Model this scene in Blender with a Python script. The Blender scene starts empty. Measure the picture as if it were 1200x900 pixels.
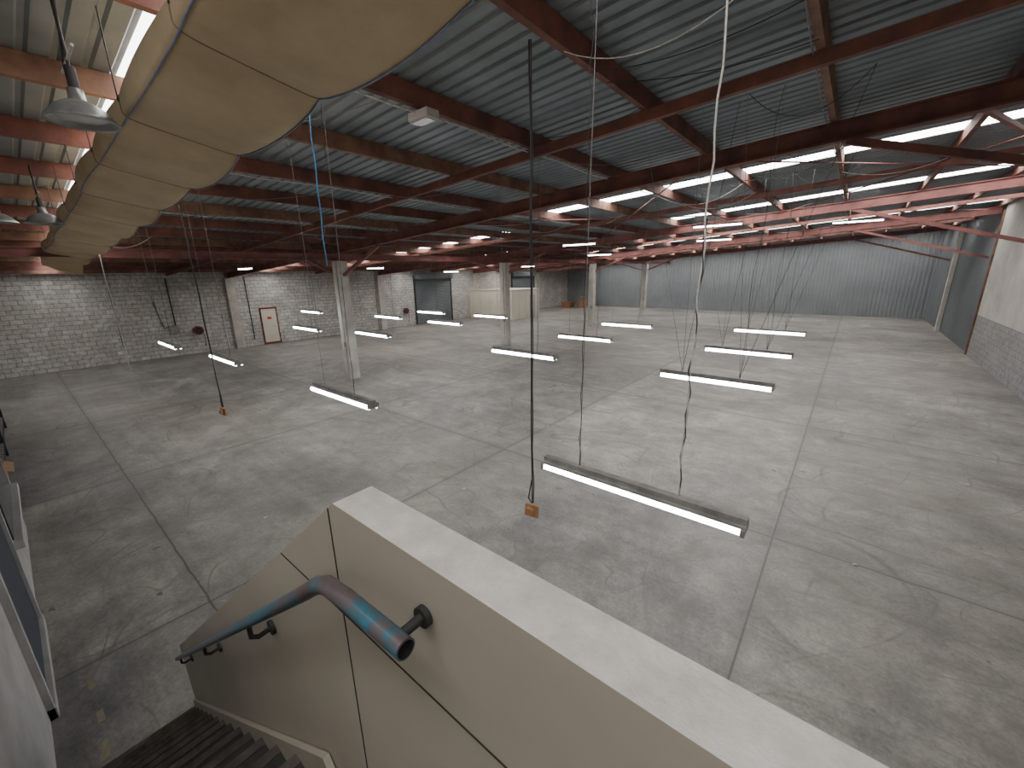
import bpy, math, random
from mathutils import Vector, Matrix
random.seed(7)
D=bpy.data; COL=bpy.context.collection
# ------------------------------------------------------------------ materials
def newmat(name):
    m=D.materials.new(name); m.use_nodes=True
    nt=m.node_tree; b=nt.nodes['Principled BSDF']; return m,nt,b
def N(nt,t,**kw):
    n=nt.nodes.new(t)
    for k,v in kw.items(): setattr(n,k,v)
    return n
def ramp(nt,fac,stops):
    r=N(nt,'ShaderNodeValToRGB'); els=r.color_ramp.elements
    els[0].position=stops[0][0]; els[0].color=(*stops[0][1],1)
    els[1].position=stops[-1][0]; els[1].color=(*stops[-1][1],1)
    for p,c in stops[1:-1]:
        e=els.new(p); e.color=(*c,1)
    nt.links.new(fac,r.inputs[0]); return r.outputs[0]
def noise(nt,vec,scale,detail=5,rough=.6,dist=0):
    n=N(nt,'ShaderNodeTexNoise'); n.inputs['Scale'].default_value=scale; n.inputs['Detail'].default_value=detail
    n.inputs['Roughness'].default_value=rough; n.inputs['Distortion'].default_value=dist
    if vec is not None: nt.links.new(vec,n.inputs['Vector'])
    return n.outputs[0]
def mathn(nt,op,a,b=None,c=None):
    n=N(nt,'ShaderNodeMath',operation=op)
    for i,v in enumerate((a,b,c)):
        if v is None: continue
        if isinstance(v,(int,float)): n.inputs[i].default_value=v
        else: nt.links.new(v,n.inputs[i])
    return n.outputs[0]
def mix(nt,fac,a,b,mode='MIX'):
    n=N(nt,'ShaderNodeMix',data_type='RGBA',blend_type=mode)
    for i,v in ((0,fac),(6,a),(7,b)):
        if isinstance(v,(int,float)): n.inputs[i].default_value=v
        elif isinstance(v,tuple): n.inputs[i].default_value=(*v,1)
        else: nt.links.new(v,n.inputs[i])
    return n.outputs[2]
def objco(nt): return N(nt,'ShaderNodeTexCoord').outputs['Object']
def mat(name,c1,c2=None,scale=4,rough=.7,metal=0,bump=0,bscale=None):
    m,nt,b=newmat(name)
    if c2 is None: c2=tuple(x*.75 for x in c1)
    co=objco(nt); n=noise(nt,co,scale,6)
    nt.links.new(ramp(nt,n,[(.35,c2),(.65,c1)]),b.inputs['Base Color'])
    b.inputs['Roughness'].default_value=rough; b.inputs['Metallic'].default_value=metal
    if bump:
        bn=N(nt,'ShaderNodeBump'); bn.inputs['Strength'].default_value=bump
        bn.inputs['Distance'].default_value=.02
        nt.links.new(noise(nt,co,bscale or scale*5,4),bn.inputs['Height']); nt.links.new(bn.outputs[0],b.inputs['Normal'])
    return m
def emis(name,c,s):
    m,nt,b=newmat(name); b.inputs['Base Color'].default_value=(*c,1)
    b.inputs['Emission Color'].default_value=(*c,1); b.inputs['Emission Strength'].default_value=s
    return m
def floor_mat():
    m,nt,b=newmat('worn_concrete'); co=objco(nt); L=nt.links.new
    sep=N(nt,'ShaderNodeSeparateXYZ'); L(co,sep.inputs[0]); X,Y=sep.outputs[0],sep.outputs[1]
    big=noise(nt,co,.34,10,.72,.4)
    base=ramp(nt,big,[(.38,(.195,.188,.176)),(.5,(.275,.266,.247)),(.62,(.365,.35,.322))])
    mid=noise(nt,co,1.6,10,.78)
    base=mix(nt,.9,base,ramp(nt,mid,[(.36,(.60,.60,.61)),(.64,(1.28,1.26,1.23))]),'MULTIPLY')
    fine=noise(nt,co,22,4,.7)
    base=mix(nt,.8,base,ramp(nt,fine,[(.3,(.70,.70,.70)),(.7,(1.2,1.2,1.2))]),'MULTIPLY')
    # bay to bay variation
    fx=mathn(nt,'FLOOR',mathn(nt,'DIVIDE',mathn(nt,'ADD',X,.37),5.4)); fy=mathn(nt,'FLOOR',mathn(nt,'DIVIDE',mathn(nt,'SUBTRACT',Y,.86),5.84))
    cb=N(nt,'ShaderNodeCombineXYZ'); L(fx,cb.inputs[0]); L(fy,cb.inputs[1])
    wn=N(nt,'ShaderNodeTexWhiteNoise'); L(cb.outputs[0],wn.inputs[0])
    base=mix(nt,1.,base,ramp(nt,wn.outputs[0],[(0,(.87,.87,.89)),(1,(1.13,1.11,1.08))]),'MULTIPLY')
    # directional drag marks
    mp=N(nt,'ShaderNodeMapping'); mp.inputs['Rotation'].default_value=(0,0,.6); mp.inputs['Scale'].default_value=(.25,3.,1); L(co,mp.inputs[0])
    drag=noise(nt,mp.outputs[0],1.1,6,.7,.3)
    base=mix(nt,.6,base,ramp(nt,drag,[(.36,(.74,.73,.72)),(.5,(1,1,1)),(.66,(1.14,1.13,1.11))]),'MULTIPLY')
    # stains
    st=noise(nt,co,.7,8,.7,.8)
    base=mix(nt,ramp(nt,st,[(.53,(0,0,0)),(.66,(.5,.5,.5))]),base,(.115,.105,.09))
    wm=noise(nt,co,.14,3,.5)
    base=mix(nt,ramp(nt,wm,[(.45,(0,0,0)),(.7,(.28,.28,.28))]),base,(.36,.315,.25))
    sp=noise(nt,co,3.3,3,.5,.2)
    base=mix(nt,ramp(nt,sp,[(.70,(0,0,0)),(.74,(.6,.6,.6))]),base,(.07,.065,.06))
    # tyre scuffs : contour lines of a smooth noise, soft
    for sc,w in ((.22,.0022),(.35,.003),(.5,.003)):
        t=noise(nt,co,sc,1.,.3,.9); d=mathn(nt,'ABSOLUTE',mathn(nt,'SUBTRACT',t,.5))
        lin=ramp(nt,d,[(w*.4,(1,1,1)),(w*1.6,(0,0,0))])
        msk=ramp(nt,noise(nt,co,.8,6,.7),[(.44,(0,0,0)),(.58,(.5,.5,.5))])
        f=mathn(nt,'MULTIPLY',lin,msk)
        base=mix(nt,f,base,(.07,.067,.062))
    # joints
    wob=mathn(nt,'MULTIPLY',mathn(nt,'SUBTRACT',noise(nt,co,2.2,5,.6),.5),.06)
    dx=mathn(nt,'PINGPONG',mathn(nt,'ADD',X,.37),2.7)
    dy=mathn(nt,'PINGPONG',mathn(nt,'ADD',mathn(nt,'SUBTRACT',Y,.86),wob),2.92)
    dm=mathn(nt,'MINIMUM',dx,dy)
    j=ramp(nt,dm,[(.006,(.78,.78,.78)),(.017,(0,0,0))])
    base=mix(nt,j,base,(.06,.056,.052))
    j2=ramp(nt,dm,[(.0,(.5,.5,.5)),(.13,(0,0,0))])
    base=mix(nt,mix(nt,1.,j2,ramp(nt,mid,[(.4,(.2,.2,.2)),(.6,(1,1,1))]),'MULTIPLY'),base,(.13,.125,.113))
    L(base,b.inputs['Base Color'])
    L(ramp(nt,mid,[(.3,(.42,.42,.42)),(.7,(.7,.7,.7))]),b.inputs['Roughness'])
    bn=N(nt,'ShaderNodeBump'); bn.inputs['Strength'].default_value=.12; bn.inputs['Distance'].default_value=.02
    L(mid,bn.inputs['Height']); L(bn.outputs[0],b.inputs['Normal'])
    return m
def block_mat(name,ax,c1,c2,mort,worn,wornc):
    m,nt,b=newmat(name); co=objco(nt); L=nt.links.new
    sep=N(nt,'ShaderNodeSeparateXYZ'); L(co,sep.inputs[0]); cb=N(nt,'ShaderNodeCombineXYZ')
    L(sep.outputs[ax],cb.inputs[0]); L(sep.outputs[2],cb.inputs[1])
    br=N(nt,'ShaderNodeTexBrick'); L(cb.outputs[0],br.inputs[0])
    for k,v in (('Scale',1.),('Mortar Size',.012),('Mortar Smooth',.3),('Brick Width',.4),('Row Height',.2),('Bias',0.)): br.inputs[k].default_value=v
    br.inputs['Color1'].default_value=(*c1,1); br.inputs['Color2'].default_value=(*c2,1); br.inputs['Mortar'].default_value=(*mort,1)
    n=noise(nt,co,.9,8,.75,.5)
    c=mix(nt,ramp(nt,n,[(.5-worn,(0,0,0)),(.52,(.8,.8,.8))]),br.outputs[0],mix(nt,1.,br.outputs[0],wornc,'MULTIPLY'))
    n2=noise(nt,co,7,5,.7)
    c=mix(nt,.8,c,ramp(nt,n2,[(.35,(.68,.68,.68)),(.6,(1.1,1.1,1.1))]),'MULTIPLY')
    L(c,b.inputs['Base Color']); b.inputs['Roughness'].default_value=.8
    bn=N(nt,'ShaderNodeBump'); bn.inputs['Strength'].default_value=.4; bn.inputs['Distance'].default_value=.02; bn.invert=True
    L(br.outputs[1],bn.inputs['Height']); L(bn.outputs[0],b.inputs['Normal'])
    return m
M={}
M['floor']=floor_mat()
M['brick']=block_mat('painted_worn_block',1,(.68,.665,.635),(.55,.54,.515),(.27,.265,.25),.1,(.74,.72,.69))
M['blockR']=block_mat('grey_painted_block',1,(.33,.33,.325),(.30,.30,.295),(.22,.22,.22),.02,(.88,.88,.88))
M['render']=mat('cream_render',(.54,.52,.475),(.42,.40,.37),1.2,.8,bump=.1)
M['clad']=mat('grey_cladding',(.235,.252,.262),(.195,.212,.222),.6,.5,0)
M['cladD']=mat('dark_roller_steel',(.16,.18,.19),(.12,.14,.15),.8,.5,.1)
M['roof']=mat('zinc_roof_sheet',(.23,.262,.285),(.135,.157,.175),.9,.5,.1)
M['sky']=emis('translucent_skylight',(1.,.98,.965),12.5)
M['skyN']=emis('dimmer_translucent_skylight',(1.,.98,.965),7.5)  # near strips glow weaker so the parapet is not overexposed
M['red']=mat('red_oxide_timber',(.21,.078,.055),(.095,.040,.032),2.5,.75,bump=.2)
M['redS']=mat('red_oxide_steel',(.27,.10,.086),(.145,.058,.05),1.8,.6,.1)
M['wood']=mat('brown_timber',(.26,.14,.085),(.13,.065,.045),3,.7,bump=.2)
M['dark']=mat('dark_steel',(.05,.045,.045),(.025,.022,.022),3,.6,.2)
M['conc']=mat('pale_column_concrete',(.60,.57,.51),(.42,.40,.36),1.6,.85,bump=.3)
M['cap']=mat('white_cap_paint',(.74,.72,.68),(.58,.56,.52),18,.5,bump=.2,bscale=120)
M['face']=mat('cream_panel_paint',(.43,.395,.325),(.365,.33,.27),1.1,.55,bump=.04)
M['seam']=mat('seam_shadow_gap',(.035,.03,.025),(.02,.018,.015),5,.9)
M['white']=mat('white_paint',(.48,.47,.45),(.36,.35,.34),3,.5)
M['lampb']=mat('lamp_housing',(.36,.36,.34),(.22,.22,.21),8,.45,.3)
M['tube']=emis('lit_tube',(.95,.98,1.),24.)
M['wire']=mat('black_cable',(.03,.03,.03),(.02,.02,.02),5,.6)
M['wireg']=mat('galvanised_chain',(.28,.26,.25),(.14,.13,.125),60,.5,.5)
M['cordw']=mat('white_cord',(.62,.60,.56),(.40,.38,.35),30,.7)
M['blue']=mat('blue_rope',(.05,.22,.42),(.04,.15,.3),30,.7)
M['ply']=mat('plywood_block',(.42,.22,.11),(.30,.15,.07),12,.7)
M['card']=mat('cardboard',(.36,.22,.12),(.27,.16,.09),5,.85)
M['duct']=mat('yellowed_duct_fabric',(.56,.445,.285),(.43,.33,.20),1.5,.8,bump=.5,bscale=4)
M['ductS']=mat('duct_seam_fold',(.30,.22,.12),(.22,.16,.09),6,.85)
M['strap']=mat('blue_grey_strap',(.22,.24,.34),(.15,.16,.24),10,.7)
M['dome']=mat('enamel_dome',(.30,.31,.30),(.18,.18,.17),6,.35,.4)
M['glass']=mat('lamp_glass',(.55,.55,.51),(.42,.42,.40),5,.2)
M['tread']=mat('stair_tread_brown',(.040,.035,.031),(.020,.018,.017),8,.6,bump=.3)
M['nose']=mat('worn_nosing',(.17,.15,.135),(.08,.072,.066),12,.4,.5)
M['redp']=mat('red_paint',(.24,.05,.035),(.15,.032,.025),4,.5)
M['signr']=mat('red_sign',(.6,.05,.04),(.5,.04,.03),4,.5)
M['cabin']=mat('cream_cabin_panel',(.70,.66,.55),(.62,.58,.48),1,.6)
M['glassd']=mat('dark_window',(.05,.065,.075),(.03,.04,.05),2,.15)
M['navy']=mat('navy_door_paint',(.03,.045,.07),(.02,.03,.05),2,.4)
M['yel']=mat('faded_yellow_line',(.30,.255,.14),(.2,.19,.165),14,.8)
M['paper']=mat('paper_scrap',(.6,.6,.58),(.45,.45,.43),9,.9)
def pipe_mat():
    m,nt,b=newmat('chipped_blue_pipe'); co=objco(nt)
    n=noise(nt,co,8,7,.65,.5)
    sep=N(nt,'ShaderNodeSeparateXYZ'); nt.links.new(co,sep.inputs[0])
    g=mathn(nt,'ADD',n,mathn(nt,'MULTIPLY',mathn(nt,'ABSOLUTE',mathn(nt,'ADD',sep.outputs[0],.74)),.5))
    c=ramp(nt,g,[(.48,(.12,.085,.085)),(.57,(.13,.115,.125)),(.62,(.05,.13,.175)),(.72,(.045,.19,.275)),(.95,(.12,.15,.18))])
    nt.links.new(c,b.inputs['Base Color']); b.inputs['Roughness'].default_value=.35; b.inputs['Metallic'].default_value=.2
    return m
M['pipe']=pipe_mat()
# ------------------------------------------------------------------ mesh builder
class MB:
    def __init__(s): s.v=[];s.f=[];s.m=[];s.mats=[];s.sm=[]
    def mi(s,k):
        if k not in s.mats: s.mats.append(k)
        return s.mats.index(k)
    def add(s,vs,fs,k,smooth=False):
        o=len(s.v); s.v+= [tuple(v) for v in vs]; i=s.mi(k)
        for f in fs: s.f.append([o+a for a in f]); s.m.append(i); s.sm.append(smooth)
    def box(s,a,b,k):
        x0,y0,z0=a;x1,y1,z1=b
        s.add([(x0,y0,z0),(x1,y0,z0),(x1,y1,z0),(x0,y1,z0),(x0,y0,z1),(x1,y0,z1),(x1,y1,z1),(x0,y1,z1)],
              [(0,3,2,1),(4,5,6,7),(0,1,5,4),(1,2,6,5),(2,3,7,6),(3,0,4,7)],k)
    def beam(s,p0,p1,w,h,k,up=(0,0,1)):
        p0=Vector(p0);p1=Vector(p1);d=(p1-p0).normalized(); sd=d.cross(Vector(up))
        if sd.length<1e-4: sd=Vector((1,0,0))
        sd.normalize(); u=sd.cross(d)
        q=[]
        for p in (p0,p1):
            for a,b in ((-1,-1),(1,-1),(1,1),(-1,1)): q.append(p+sd*a*w/2+u*b*h/2)
        s.add(q,[(0,3,2,1),(4,5,6,7),(0,1,5,4),(1,2,6,5),(2,3,7,6),(3,0,4,7)],k)
    def tube(s,pts,r,k,n=8,caps=True,smooth=True):
        pts=[Vector(p) for p in pts]; rings=[]; prev=None
        for i,p in enumerate(pts):
            if i==0: d=pts[1]-p
            elif i==len(pts)-1: d=p-pts[i-1]
            else: d=(pts[i+1]-p).normalized()+(p-pts[i-1]).normalized()
            d.normalize()
            if prev is None:
                a=Vector((0,0,1)) if abs(d.z)<.9 else Vector((1,0,0)); e=d.cross(a).normalized()
            else: e=(prev-d*prev.dot(d)).normalized()
            prev=e; g=d.cross(e); rr=r[i] if isinstance(r,list) else r
            rings.append([p+(e*math.cos(t*2*math.pi/n)+g*math.sin(t*2*math.pi/n))*rr for t in range(n)])
        vs=[v for R_ in rings for v in R_]; fs=[]
        for i in range(len(pts)-1):
            for t in range(n): fs.append((i*n+t,i*n+(t+1)%n,(i+1)*n+(t+1)%n,(i+1)*n+t))
        s.add(vs,fs,k,smooth)
        if caps: s.add(rings[0],[tuple(range(n))[::-1]],k); s.add(rings[-1],[tuple(range(n))],k)
    def lathe(s,c,prof,k,n=32):
        vs=[];fs=[]
        for r,z in prof:
            for t in range(n): a=t*2*math.pi/n; vs.append((c[0]+r*math.cos(a),c[1]+r*math.sin(a),c[2]+z))
        for i in range(len(prof)-1):
            for t in range(n): fs.append((i*n+t,i*n+(t+1)%n,(i+1)*n+(t+1)%n,(i+1)*n+t))
        s.add(vs,fs,k,True)
    def ibeam(s,p0,p1,w,h,k,t=.025):
        p0=Vector(p0);p1=Vector(p1);z=Vector((0,0,1))
        s.beam(p0+z*(h/2-t/2),p1+z*(h/2-t/2),w,t,k); s.beam(p0-z*(h/2-t/2),p1-z*(h/2-t/2),w,t,k); s.beam(p0,p1,t,h-2*t,k)
    def obj(s,name,parent=None,bevel=0):
        me=D.meshes.new(name); me.from_pydata(s.v,[],s.f); me.update()
        for k in s.mats: me.materials.append(M[k])
        me.polygons.foreach_set('material_index',s.m); me.polygons.foreach_set('use_smooth',s.sm)
        o=D.objects.new(name,me); COL.objects.link(o)
        if parent: o.parent=parent
        if bevel:
            bv=o.modifiers.new('bevel','BEVEL'); bv.width=bevel; bv.segments=2; bv.limit_method='ANGLE'
        return o
def catenary(a,b,sag,n=12):
    a=Vector(a);b=Vector(b); return [a.lerp(b,i/n)-Vector((0,0,sag*4*(i/n)*(1-i/n))) for i in range(n+1)]
XL,XR,YF,YB=-27.4,4.5,-1.5,44.5
def rz(x): return 6.3+.067*x
PUR=[4.35]+[-.6-1.76*k for k in range(-2,15)]+[-26.9]
# ------------------------------------------------------------------ floor
b=MB(); b.box((XL-.3,YF-.3,-.15),(XR+.3,YB+.3,0),'floor'); b.obj('floor')
# ------------------------------------------------------------------ roof
SK=[(-.7,-3.,4.5,.3),(1.5,-26.9,4.5,.32),(11.4,-7.0,4.5,.32),(17.3,-5.6,4.5,.32),(22.6,-9.4,4.5,.32),(27.0,-14.,4.5,.32),(33.,-16.4,4.5,.32),(38.6,-20.,4.5,.32),(42.6,-24.,4.5,.32),  # first strip, behind camera, added for near light; last lengthened to brighten back wall
    (10.2,-27.,-21.,.32),(13.4,-24.,-10.5,.32),(20.,-27.,-16.,.32),(26.,-27.,-17.6,.32),(31.,-27,-19.,.32),(36,-27,-21,.32)]  # left-hand strips added to brighten the dark left side
b=MB(); y=YF-.3; ys=[]
while y<YB+.3:
    ys+= [(y,0),(y+.12,0),(y+.14,.024),(y+.18,.024)]; y+=.2
xs=sorted(set([XL-.3,XR+.3]+PUR))
for i in range(len(ys)-1):
    (ya,za),(yb,zb)=ys[i],ys[i+1]; ym=(ya+yb)/2
    st=[s for s in SK if abs(s[0]-ym)<s[3]]
    sk='skyN' if ym<3 else 'sky'
    segs=[(xs[0],xs[-1],'roof')] if not st else [(xs[j],xs[j+1],sk if st[0][1]<=(xs[j]+xs[j+1])/2<=st[0][2] else 'roof') for j in range(len(xs)-1)]
    for xa,xb,k in segs:
        b.add([(xa,ya,rz(xa)+za),(xb,ya,rz(xb)+za),(xb,yb,rz(xb)+zb),(xa,yb,rz(xa)+zb)],[(0,1,2,3)],k)
b.obj('ceiling')
# purlins
b=MB()
for i,x in enumerate(PUR):
    b.beam((x,YF,rz(x)-.11),(x,YB,rz(x)-.11),.075,.21,'red' if i%3 else 'wood')
b.obj('roof_purlins')
# girders
for y in (-1.2,8.3,18.,28.,38.):
    b=MB(); h=.28; zt=.22
    x0,x1=XL+.01,XR-.04; k='redS' if y>10 else 'red'
    b.ibeam((x0,y,rz(x0)-zt-h/2),(x1,y,rz(x1)-zt-h/2),.15,h,k)
    if y>0:
        b.beam((-.4,y,rz(-.4)-zt-h),(XR-.06,y,4.28),.09,.10,k)
        b.beam((-17.6,y,rz(-17.6)-zt-h),(-15.34,y,4.0),.09,.1,'redS'); b.beam((-12.4,y,rz(-12.4)-zt-h),(-14.86,y,4.0),.09,.1,'redS')
    b.obj('steel_girder')
for y in (5.6,13.3,23.,33.):
    b=MB(); b.beam((XL+.06,y,rz(XL)-.285),(XR-.01,y,rz(XR)-.285),.08,.13,'red'); b.obj('secondary_rafter')
b=MB(); b.ibeam((-15.1,YF,rz(-15.1)-.63),(-15.1,YB-.05,rz(-15.1)-.63),.14,.22,'redS'); b.obj('longitudinal_beam')
b=MB()
for y0,y1 in ((8.3,18.),(18.,28.),(28.,38.)):
    for xa,xb in ((4.3,-2.4),(-2.4,-9.4)):
        b.tube([(xa,y0,rz(xa)-.3),(xb,y1,rz(xb)-.3)],.015,'redS',6); b.tube([(xb,y0,rz(xb)-.3),(xa,y1,rz(xa)-.3)],.015,'redS',6)
b.beam((.9,8.3,rz(.9)-.45),(4.4,18.,rz(4.4)-.45),.06,.06,'redS')
b.obj('roof_bracing_rods')
# ------------------------------------------------------------------ walls
b=MB(); b.box((XL-.25,YF-.25,0),(XL,YB+.25,rz(XL)+.05),'brick')
b.obj('wall_left')
b=MB()
for y in (8.3,18.,28.,38.): b.box((XL,y-.22,0),(XL+.18,y+.22,rz(XL)-.52),'conc')
b.obj('trim_left_pilasters')
b=MB()
xs_=[]; x=XL
while x<XR: xs_+=[(x,0),(x+.16,0),(x+.18,.035),(x+.23,.035)]; x+=.25
xs_.append((XR,0))
for i in range(len(xs_)-1):
    (xa,da),(xb,db)=xs_[i],xs_[i+1]
    b.add([(xa,YB-da,0),(xb,YB-db,0),(xb,YB-db,rz(xb)),(xa,YB-da,rz(xa))],[(0,1,2,3)],'clad')
b.add([(XL-.2,YB+.1,0),(XR+.2,YB+.1,0),(XR+.2,YB+.1,rz(XR)+.1),(XL-.2,YB+.1,rz(XL)+.1)],[(0,1,2,3)],'clad')
b.obj('wall_back')
b=MB()
b.box((XR,YF-.25,0),(XR+.25,27.5,1.82),'blockR'); b.box((XR,YF-.25,1.82),(XR+.25,27.5,rz(XR)+.05),'render')
b.box((XR+.12,27.5,0),(XR+.3,YB,rz(XR)+.05),'clad')
y=27.6
while y<YB-.1: b.box((XR+.085,y,0),(XR+.12,y+.06,rz(XR)-.05),'clad'); y+=.25
b.obj('wall_right')
b=MB(); b.box((XR-.1,36.6,0),(XR+.12,37.,rz(XR)-.3),'conc'); b.box((XR-.06,27.42,0),(XR+.0,27.56,rz(XR)-.4),'wood'); b.obj('trim_right_posts')
b=MB(); b.box((XL-.25,YF-.25,0),(XR+.25,YF,rz(XL)),'render')
b.add([(XL-.2,YF,rz(XL)),(XR+.2,YF,rz(XL)),(XR+.2,YF,rz(XR)),(XL-.2,YF,rz(XL)+.01)],[(0,1,2,3)],'render'); b.obj('wall_front')
# ------------------------------------------------------------------ columns
for y in (8.3,17.9,28.,38.):
    b=MB(); x=-15.1; t=rz(x)-.77; b.box((x-.2,y-.2,0),(x+.2,y+.2,t),'conc')
    b.box((x-.23,y-.23,t),(x+.23,y+.23,t+.025),'redS')
    b.tube([(x+.1,y-.215,0.6),(x+.1,y-.215,t)],.014,'white',6)
    b.box((x+.04,y-.26,1.3),(x+.16,y-.20,1.5),'lampb')
    b.obj('concrete_column',bevel=.015)
# ------------------------------------------------------------------ openings
XD=XL+.003
def roller(name,y0,y1,h):
    b=MB(); z=0
    x=XD+.06
    while z<h-.3:
        b.add([(x,y0,z),(x,y1,z),(x+.03,y1,z+.05),(x+.03,y0,z+.05)],[(0,1,2,3)],'cladD')
        b.add([(x+.03,y0,z+.05),(x+.03,y1,z+.05),(x,y1,z+.1),(x,y0,z+.1)],[(0,1,2,3)],'cladD'); z+=.1
    b.box((XD,y0-.1,0),(XD+.12,y0,h),'dark'); b.box((XD,y1,0),(XD+.12,y1+.1,h),'dark')
    b.box((XD,y0-.1,h-.35),(XD+.38,y1+.1,h),'cladD')
    b.obj(name)
roller('door_2',21.2,25.,3.95); roller('door_3',33.6,37.3,3.95)
b=MB(); y0,y1=9.6,10.55
b.box((XD,y0,0),(XD+.08,y0+.055,2.2),'redp'); b.box((XD,y1-.055,0),(XD+.08,y1,2.2),'redp'); b.box((XD,y0,2.12),(XD+.08,y1,2.2),'redp')
b.box((XD,y0+.055,.02),(XD+.05,y1-.055,2.12),'cabin'); b.box((XD+.05,y0+.36,1.5),(XD+.055,y1-.36,1.64),'signr')
b.box((XD+.05,y0+.055,0.02),(XD+.056,y1-.055,.12),'redp')
b.tube([(XD+.05,y1-.2,1.05),(XD+.1,y1-.2,1.05),(XD+.1,y1-.32,1.05)],.012,'dark',6)
b.obj('door_1')
for y,z in ((6.4,1.25),(20.1,1.2)):
    b=MB(); c=Vector((XD+.15,y,z))
    for dx in (-.07,.07): b.tube([c+Vector((dx-.008,0,0)),c+Vector((dx+.008,0,0))],.23,'redp',28)
    b.tube([c+Vector((-.06,0,0)),c+Vector((.095,0,0))],.17,'wire',24); b.tube([c+Vector((-.15,0,0)),c+Vector((.11,0,0))],.03,'redp',10)
    b.tube([c+Vector((0,.2,-.1)),c+Vector((0,.24,-.5)),c+Vector((-.05,.2,-.9))],.018,'wire',8)
    b.obj('fire_hose_reel')
b=MB()
b.tube([(XL+.03,3.3,.6),(XL+.03,3.3,4.0)],.022,'wire',6); b.tube([(XL+.025,5.5,1.6),(XL+.025,5.5,4.0)],.025,'wire',6)
b.tube([(XL+.03,5.5,1.6),(XL+.03,5.0,1.5),(XL+.03,4.8,2.9)],.02,'wire',6); b.tube([(XL+.03,9.1,.4),(XL+.03,9.1,4.0)],.02,'wire',6)
b.tube([(XL+.04,13.,.0),(XL+.04,13.,4.0)],.04,'white',8); b.box((XL,14.5,1.2),(XL+.15,15.,1.9),'lampb'); b.box((XL,5.2,1.2),(XL+.12,5.6,1.6),'lampb')
b.obj('wall_conduits')
b=MB(); x0,x1,y0,y1,h=XL+.02,-22.4,27.4,31.4,2.5
b.box((x0,y0,0),(x1,y1,h),'cabin'); b.box((x0,y0-.05,h),(x1+.05,y1+.05,h+.07),'cabin')
for i in range(1,4): xx=x0+(x1-x0)*i/4; b.box((xx-.015,y0-.012,0),(xx+.015,y0,h),'conc')
for i in range(1,4): yy=y0+(y1-y0)*i/4; b.box((x1,yy-.015,0),(x1+.012,yy+.015,h),'conc')
b.box((x1,y0+2.6,0.02),(x1+.03,y0+3.4,2.05),'white'); b.box((x0+.4,y0-.02,0),(x1+.02,y0,.12),'conc')
b.obj('office_cabin')
def pallet(b,x,y,z):
    for dy in (0,.5,1.0): b.box((x,y+dy,z),(x+1.1,y+dy+.1,z+.1),'ply')
    for i in range(6): b.box((x+i*.2,y,z+.1),(x+i*.2+.1,y+1.1,z+.125),'ply')
b=MB()
for i in range(5): pallet(b,-25.8,40.6,i*.13)
b.obj('pallet_stack')
b=MB(); b.box((-24.,41.2,0),(-23.2,42.,.7),'card'); b.box((-23.9,41.3,.7),(-23.3,41.9,1.2),'card'); b.box((-23.61,41.19,.0),(-23.57,41.2,.7),'face'); b.obj('carton_stack',bevel=.01)
# ------------------------------------------------------------------ fluorescent lights
def lamp(x,y,z,L=1.5,mode=0,fan=0):
    b=MB()
    b.box((x,y-.03,z+.012),(x+L,y+.03,z+.05),'lampb'); b.box((x,y-.066,z),(x+L,y+.066,z+.012),'lampb')
    for xx in (x,x+L-.025): b.box((xx,y-.075,z-.05),(xx+.025,y+.075,z+.0),'lampb')
    r=.021 if mode else .028
    for dy in (-.05,.05): b.tube([(x+.025,y+dy,z-.008-r),(x+L-.025,y+dy,z-.008-r)],r,'tube',10)
    xa,xb=x+.32,x+L-.42
    def tp(p): return rz(p)-.22
    if mode==0:
        b.tube([(xa,y,z+.045),(xa-.05,y,tp(xa))],.003,'wireg',5); b.tube([(xb,y,z+.045),(xb+.08,y,tp(xb))],.003,'wireg',5)
        b.tube([(xb,y,z+.045)]+[(xb+.03*math.sin(i*1.3)+.05*i/10,y+.02*math.cos(i*1.7),z+.045+(tp(xb)-z-.045)*i/10) for i in range(1,11)],.0025,'wire',5)
        if fan:
            for p,o in ((xa,-.75),(xa,.35),(xb,.85),(xb,-.3)):
                b.tube([(p,y,z+.045),(p+o,y+.25*o,tp(p+o))],.0028,'wire' if o>0 else 'wireg',4)
            b.tube(catenary((xb+.85,y+.21,tp(xb+.85)),(xb-.3,y,tp(xb)),.35),.004,'wire',5)
    else:
        b.tube([(xa,y,z+.045),(xa+.02,y+.02,tp(xa))],.0035,'wireg',5)
        b.tube([(xa+.012*math.sin(i*2.1),y+.01*math.cos(i*2.3),z+.045+(tp(xa)-z-.045)*i/30) for i in range(31)],.0025,'wire',5)
        pts=[(xb+.008*math.sin(i*1.9),y+.008*math.cos(i*2.3),z+.045+(tp(xb)-z-.045)*i/24) for i in range(25)]
        b.tube(pts,.0055,'cordw',6); b.tube([(p[0]+.012*math.sin(i*2.7),p[1]+.012*math.cos(i*2.7),p[2]) for i,p in enumerate(pts[:13])],.004,'wire',5)
    b.obj('fluorescent_light')
lamp(-1.78,2.60,2.47,mode=1)
for i,(x,y,z) in enumerate(((-2.10,6.17,2.49),(-2.15,8.82,2.47),(-2.17,11.5,2.54),(-5.40,6.0,2.54),(-5.77,9.0,2.41),(-5.56,11.0,2.53),(-5.80,2.58,2.48),
    (-10.5,8.6,2.54),(-10.56,10.8,2.54),(-10.2,2.55,2.46),(-13.2,2.3,2.5),(-12.84,5.4,2.56),(-10.39,5.98,2.52),(-13.5,8.6,2.56),(-13.2,10.32,2.6),(-16.7,7.4,2.7))):
    lamp(x,y,z,fan=1 if i<3 else 0)
b=MB()
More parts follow.
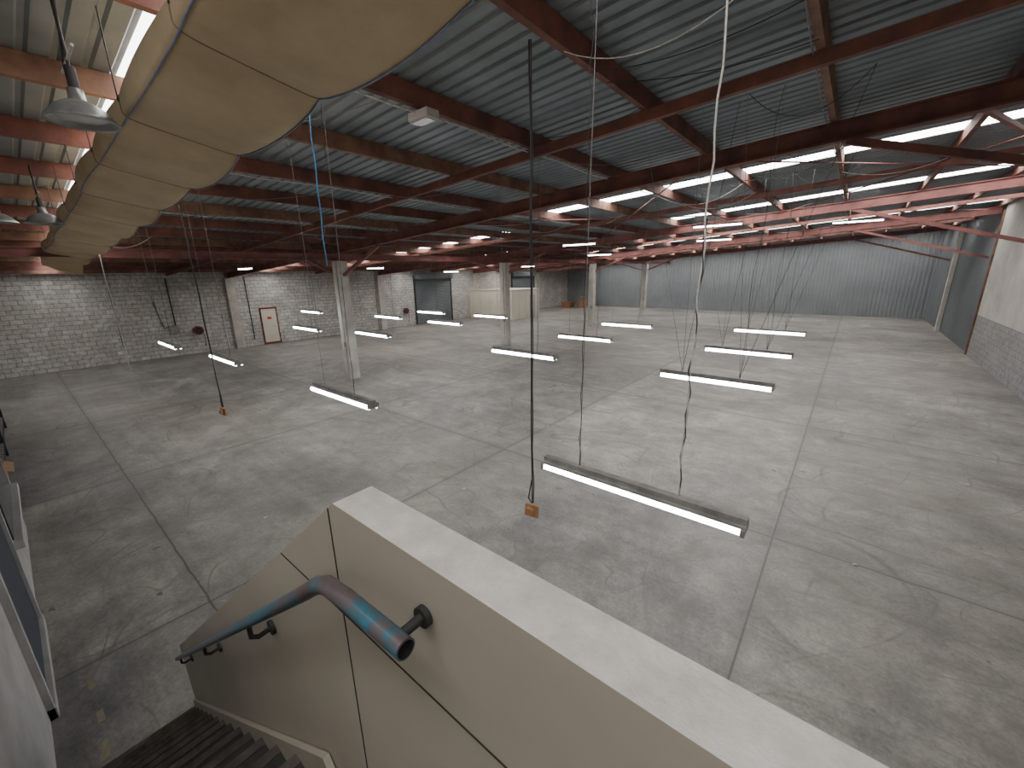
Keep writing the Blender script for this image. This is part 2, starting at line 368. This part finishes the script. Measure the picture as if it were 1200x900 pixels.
for x,y in ((-4.5,15.2),(-9.5,15.),(-1.,20.5),(-6.,21.),(-12.,21.5),(-20.,12.5),(-23.5,12.5),(-20.,6.5),(-23.,20.5),(-19.,24.),(-1.5,-.9),(-3.6,-.9),(1.,-.9)):  # last three, unseen behind the camera, added to light the landing
    z=rz(x)-.62
    b.box((x,y-.04,z),(x+1.5,y+.04,z+.05),'lampb'); b.tube([(x+.03,y,z-.025),(x+1.47,y,z-.025)],.022,'tube',8)
    for q in (.3,1.2): b.tube([(x+q,y,z+.05),(x+q,y,rz(x))],.006,'wireg',4)
b.obj('roof_batten_lights')
# ------------------------------------------------------------------ hanging cords
def cord(name,x,y,z0,zt,k,r,blk=True,dx=0,twin=False):
    b=MB(); n=20
    pts=[(x+dx*i/n+.006*math.sin(i*.9),y+.006*math.cos(i*1.1),z0+(zt-z0)*i/n) for i in range(n+1)]
    b.tube(pts,r,k,6)
    if twin: b.tube([(p[0]+.012+.006*math.sin(i*1.7),p[1]+.006,p[2]) for i,p in enumerate(pts)],r*.7,k,6)
    if blk:
        b.beam((x-.08,y-.02,z0-.09),(x+.08,y+.02,z0-.10),.03,.15,'ply'); b.box((x-.05,y-.06,z0-.13),(x+.05,y-.025,z0-.05),'ply')
        b.tube([(x,y,z0),(x-.05,y,z0+.05),(x-.02,y,z0+.2),(x,y,z0+.3)],r,'wire',6)
    b.obj(name)
cord('hanging_power_outlet',-2.50,3.37,1.42,rz(-2.4)-.2,'wire',.008,twin=True)
cord('hanging_power_outlet',-9.7,2.4,1.42,rz(-9.7)-.2,'wire',.010,twin=True)
cord('hanging_cord',-14.9,1.80,1.45,rz(-14.9)-.2,'cordw',.011,blk=False)
cord('hanging_blue_rope',-4.32,2.23,4.10,rz(-4.2)-.2,'blue',.007,blk=False,dx=.06)
b=MB()
for i in range(54):
    x=random.choice(PUR[2:15]); y=random.uniform(2,17)
    a=(x,y,rz(x)-.22); c=(x-1.76,y+random.uniform(-1.4,1.4),rz(x-1.76)-.22)
    b.tube(catenary(a,c,random.uniform(.03,.28)),.005,random.choice(['wire','wire','wireg','cordw']),5)
for x in (-.6,-4.12,-7.64,-11.16): b.tube([(x-.05,2.,rz(x)-.23)]+[(x-.05+.02*math.sin(i),2+i*1.1,rz(x)-.235-.03*(i%2)) for i in range(1,30)],.008,'cordw' if x<-1 else 'wireg',5)
b.obj('roof_cables')
# ------------------------------------------------------------------ ventilation duct (flat sagging fabric sleeve in segments)
b=MB(); n=32; rings=[]; x=1.6; xs_=[]
while x>-16.8: xs_.append(x); x-=.11
PL=1.54
for x in xs_:
    q=(1.6-x)/PL; ph=q%1; s=math.sin(math.pi*ph)**.7; pi_=int(q); sg=.045+.045*((pi_*37)%5)/4.; sh=.02*math.sin(pi_*2.3)
    zb=5.37+.052*x
    w=.385+.035*s; hh=.09; cz=zb+hh
    ring=[]
    for t in range(n):
        a=t*2*math.pi/n; ca,sa=math.cos(a),math.sin(a)
        yy=math.copysign(abs(ca)**.33,ca)*w; zz=math.copysign(abs(sa)**.33,sa)*hh
        if sa<0.05: zz-=sg*s*(1.-.25*abs(ca))+.010*math.sin(yy*19+pi_*3)*s
        ring.append((x+.08*yy,1.285+yy+sh*s,cz+zz-.20*yy))
    rings.append(ring)
vs=[v for r in rings for v in r]; fs=[]
for i in range(len(rings)-1):
    for t in range(n): fs.append((i*n+t,i*n+(t+1)%n,(i+1)*n+(t+1)%n,(i+1)*n+t))
b.add(vs,fs,'duct',True)
b.add(rings[-1],[tuple(range(n))],'duct'); b.add(rings[0],[tuple(range(n))[::-1]],'duct')
for t in (19,29): b.tube([(r_[t][0],r_[t][1],r_[t][2]-.006) for r_ in rings],.006,'strap',6)
for i in range(0,len(rings),14): b.tube([Vector(p) for p in rings[i]]+[Vector(rings[i][0])],.007,'ductS',6)
for i in range(0,len(rings),14):
    x=rings[i][0][0]; b.tube([(x,.88,rings[i][16][2]),(x,.88,rz(x)-.1)],.005,'wire',5); b.tube([(x,1.68,rings[i][0][2]),(x,1.68,rz(x)-.1)],.005,'wire',5)
x=xs_[-1]; z=rings[-1][24][2]
b.add([(x,.89,z+.15),(x,1.66,z+.02),(x-.35,1.62,z-.35),(x-.5,1.2,z-.22),(x-.5,.9,z-.05)],[(0,1,2,3,4)],'duct')
b.obj('ventilation_duct')
# ------------------------------------------------------------------ dome lamps, emergency light
def dome(x,y,z,s=1.):
    b=MB(); P=[(.05,.20),(.055,.12),(.10,.10),(.16,.06),(.205,0),(.235,-.03),(.235,-.045),(.2,-.035),(.15,0.01),(.05,.06)]
    b.lathe((x,y,z),[(r*s,h*s) for r,h in P],'dome',36); b.lathe((x,y,z),[(0.001,-.03*s),(.1*s,-.022*s),(.19*s,0)],'glass',30)
    b.tube([(x,y,z+.18*s),(x,y,z+.3)],.03,'dark',12); b.tube([(x,y,z+.28),(x+.0,y,rz(x)-.2)],.010,'dark',8)
    b.tube([(x-.28,y,z+.34),(x+.28,y,z+.34)],.010,'cordw',6); b.tube(catenary((x-.28,y,z+.34),(x+.1,y+.0,rz(x)-.2),.12),.007,'wire',5)
    b.obj('dome_pendant_lamp')
dome(-4.3,.62,5.08,.84); dome(-8.9,.62,4.80,.9); dome(-10.6,.24,4.93,.9)
b=MB(); x,y=-4.12,3.5; z=rz(x)-.22
b.box((x-.17,y-.09,z-.11),(x+.17,y+.09,z-.02),'white'); b.box((x-.14,y-.07,z-.125),(x+.14,y+.07,z-.11),'glass'); b.box((x-.03,y-.03,z-.02),(x+.03,y+.03,z+.01),'white'); b.obj('emergency_light',bevel=.012)
# ------------------------------------------------------------------ stair
ya,yb=.345,.437
out=[(1.6,3.54),(-.775,3.54),(-4.25,.78),(-4.22,0.),(-3.75,0.),(-.95,2.25),(1.6,2.25)]
b=MB(); n=len(out); vs=[(x,ya,z) for x,z in out]+[(x,yb,z) for x,z in out]
b.add(vs,[tuple(range(n))],'face'); b.add(vs,[tuple(range(n,2*n))[::-1]],'face')
for i in range(n):
    j=(i+1)%n; b.add([vs[i],vs[j],vs[j+n],vs[i+n]],[(3,2,1,0)],'cap' if i in (0,1) else 'face')
for yy in (ya-.0005,yb+.0005):
    g=.0018
    b.box((-.80-g,yy-.001,2.26),(-.80+g,yy+.001,3.52),'seam'); b.box((-1.14,yy-.001,3.245-g),(1.6,yy+.001,3.245+g),'seam')
b.obj('stair_parapet')
b=MB(); nr=14; rise=2.5/nr; go=.2346; ye=.334
for i in range(nr-1):
    x=-4.1+i*go; z=(i+1)*rise
    b.box((x-.02,-.48,z-.035),(x+go,ye,z),'tread'); b.box((x,-.48,z-rise),(x+.015,ye,z-.035),'tread')
    b.box((x-.028,-.48,z-.03),(x-.018,ye,z+.004),'nose')
    b.box((x-.02,-.48,z),(x+.015,ye,z+.004),'nose')
x=-4.1+(nr-1)*go
b.box((x,-.48,2.5-rise),(x+.015,ye,2.5),'tread')
b.box((x,-.5,2.36),(1.6,ye,2.5),'tread')
b.beam((-4.12,.331,.16),(-1.0,.331,.16+.761*3.12-.03),.020,.15,'face')
b.beam((-4.15,-.50,.12),(-1.05,-.50,2.48),.04,.3,'white')
for px,py in ((-.9,-.45),(1.4,-.45),(1.4,.25)): b.box((px-.05,py-.05,0),(px+.05,py+.05,2.36),'dark')
b.obj('staircase')
# handrail
b=MB(); ry=.278; r=.0175; xe,ze=-.450,3.441
P=[(xe,ry,ze),(-.62,ry,3.434),(-.70,ry,3.424),(-.74,ry,3.402),(-.775,ry,3.375),(-.82,ry,3.338),(-1.0,ry,3.197),(-3.82,ry,1.0)]
b.tube(P,r,'pipe',20,caps=False)
b.tube([(xe+.0005,ry,ze),(xe-.06,ry,ze-.002)],r*.86,'dark',20,caps=False); b.tube([(xe-.05,ry,ze),(xe-.06,ry,ze)],r*.86,'seam',20)
vs=[]
for rr in (r,r*.86):
    for t in range(20):
        a=t*math.pi/10; vs.append((xe+.0005,ry+rr*math.cos(a),ze+rr*math.sin(a)))
b.add(vs,[(t,(t+1)%20,20+(t+1)%20,20+t) for t in range(20)],'pipe')
b.tube([(-.487,ry,3.43),(-.484,ya-.01,3.435)],.009,'wire',10); b.tube([(-.484,ya-.012,3.435),(-.484,ya-.001,3.435)],.019,'wire',20)
for x in (-1.35,-2.35,-3.6):
    z=3.197+(x+1.0)*.778
    b.tube([(x,ry,z-.015),(x,ry,z-.06),(x,ry+.02,z-.075),(x,ya-.005,z-.07)],.008,'wire',8); b.tube([(x,ya-.012,z-.07),(x,ya-.001,z-.07)],.025,'wire',16)
b.obj('handrail')
# ------------------------------------------------------------------ office wall beside the stair, boxes, rack
b=MB(); Y=-.56
b.box((-10.2,Y-.1,0),(1.6,Y,2.9),'white')
b.box((-6.9,Y,.12),(-5.3,Y+.02,2.1),'navy')
for a,c in ((-6.98,-6.9),(-5.3,-5.22)): b.box((a,Y,0),(c,Y+.05,2.2),'white')
b.box((-6.98,Y,0),(-5.22,Y+.06,.12),'white'); b.box((-9.8,Y,.9),(-7.6,Y+.02,2.),'glassd'); b.box((-9.9,Y,.8),(-7.5,Y+.09,.9),'white')
b.obj('office_partition')
b=MB(); b.box((-11.3,-1.2,0),(-10.3,-.62,.72),'lampb'); b.box((-11.25,-.62,.38),(-10.35,-.61,.68),'face'); b.box((-11.25,-.62,.04),(-10.35,-.61,.34),'face'); b.obj('low_cabinet')
b=MB(); b.box((-10.95,-1.1,.721),(-10.35,-.58,1.0),'card'); b.add([(-10.95,-.58,1.),(-10.35,-.58,1.),(-10.35,-.48,.94),(-10.95,-.48,.94)],[(0,1,2,3)],'card'); b.obj('cardboard_box')
b=MB()
for x in (-18.,-15.,-12.):
    for y in (-1.35,-.72): b.box((x-.04,y-.04,0),(x+.04,y+.04,2.4),'dark')
for z in (.25,.8,1.35,1.9):
    for y in (-1.35,-.72): b.box((-18,y-.03,z),(-12,y+.03,z+.07),'dark')
    for i in range(30): b.box((-17.9+i*.2,-1.33,z+.07),(-17.8+i*.2,-.70,z+.09),'lampb')
for i in range(9): b.box((-17.5,-1.2,.36+i*.045),(-12.6,-.75,.39+i*.045),'wood' if i%2 else 'lampb')
b.obj('storage_rack')
b=MB()
for i,(x,y,l) in enumerate(((-4.6,-.30,.22),(-5.0,-.28,.16),(-5.6,-.29,.25))): b.box((x,y,0.001),(x+l,y+.05,.003),'yel')
b.obj('yellow_floor_marks')
b=MB()
for i in range(60):
    x=random.uniform(-18,4); y=random.uniform(2,22); s=random.uniform(.015,.045); a=random.uniform(0,3)
    c,sn=math.cos(a)*s,math.sin(a)*s
    b.add([(x+c,y+sn,.004),(x-sn,y+c,.006),(x-c,y-sn,.004),(x+sn,y-c,.02)],[(0,1,2,3)],random.choice(['paper','paper','ply','white']))
b.obj('floor_litter')
# ------------------------------------------------------------------ world, camera
w=D.worlds.new('world'); bpy.context.scene.world=w; w.use_nodes=True
w.node_tree.nodes['Background'].inputs[0].default_value=(.6,.7,.8,1); w.node_tree.nodes['Background'].inputs[1].default_value=.6
yaw=math.radians(39.4); pit=math.radians(15.3); roll=math.radians(1.0)
Fh=Vector((-math.sin(yaw),math.cos(yaw),0)); R=Vector((math.cos(yaw),math.sin(yaw),0))
F=Fh*math.cos(pit)-Vector((0,0,math.sin(pit))); U=R.cross(F)
R2=R*math.cos(roll)-U*math.sin(roll); U2=R2.cross(F)
cam=D.cameras.new('camera'); cam.sensor_width=36; cam.lens=478/1200*36; cam.clip_start=.05; cam.clip_end=200
co=D.objects.new('camera',cam); COL.objects.link(co)
m=Matrix((R2,U2,-F)).transposed().to_4x4(); m.translation=Vector((0,0,4)); co.matrix_world=m
bpy.context.scene.camera=co
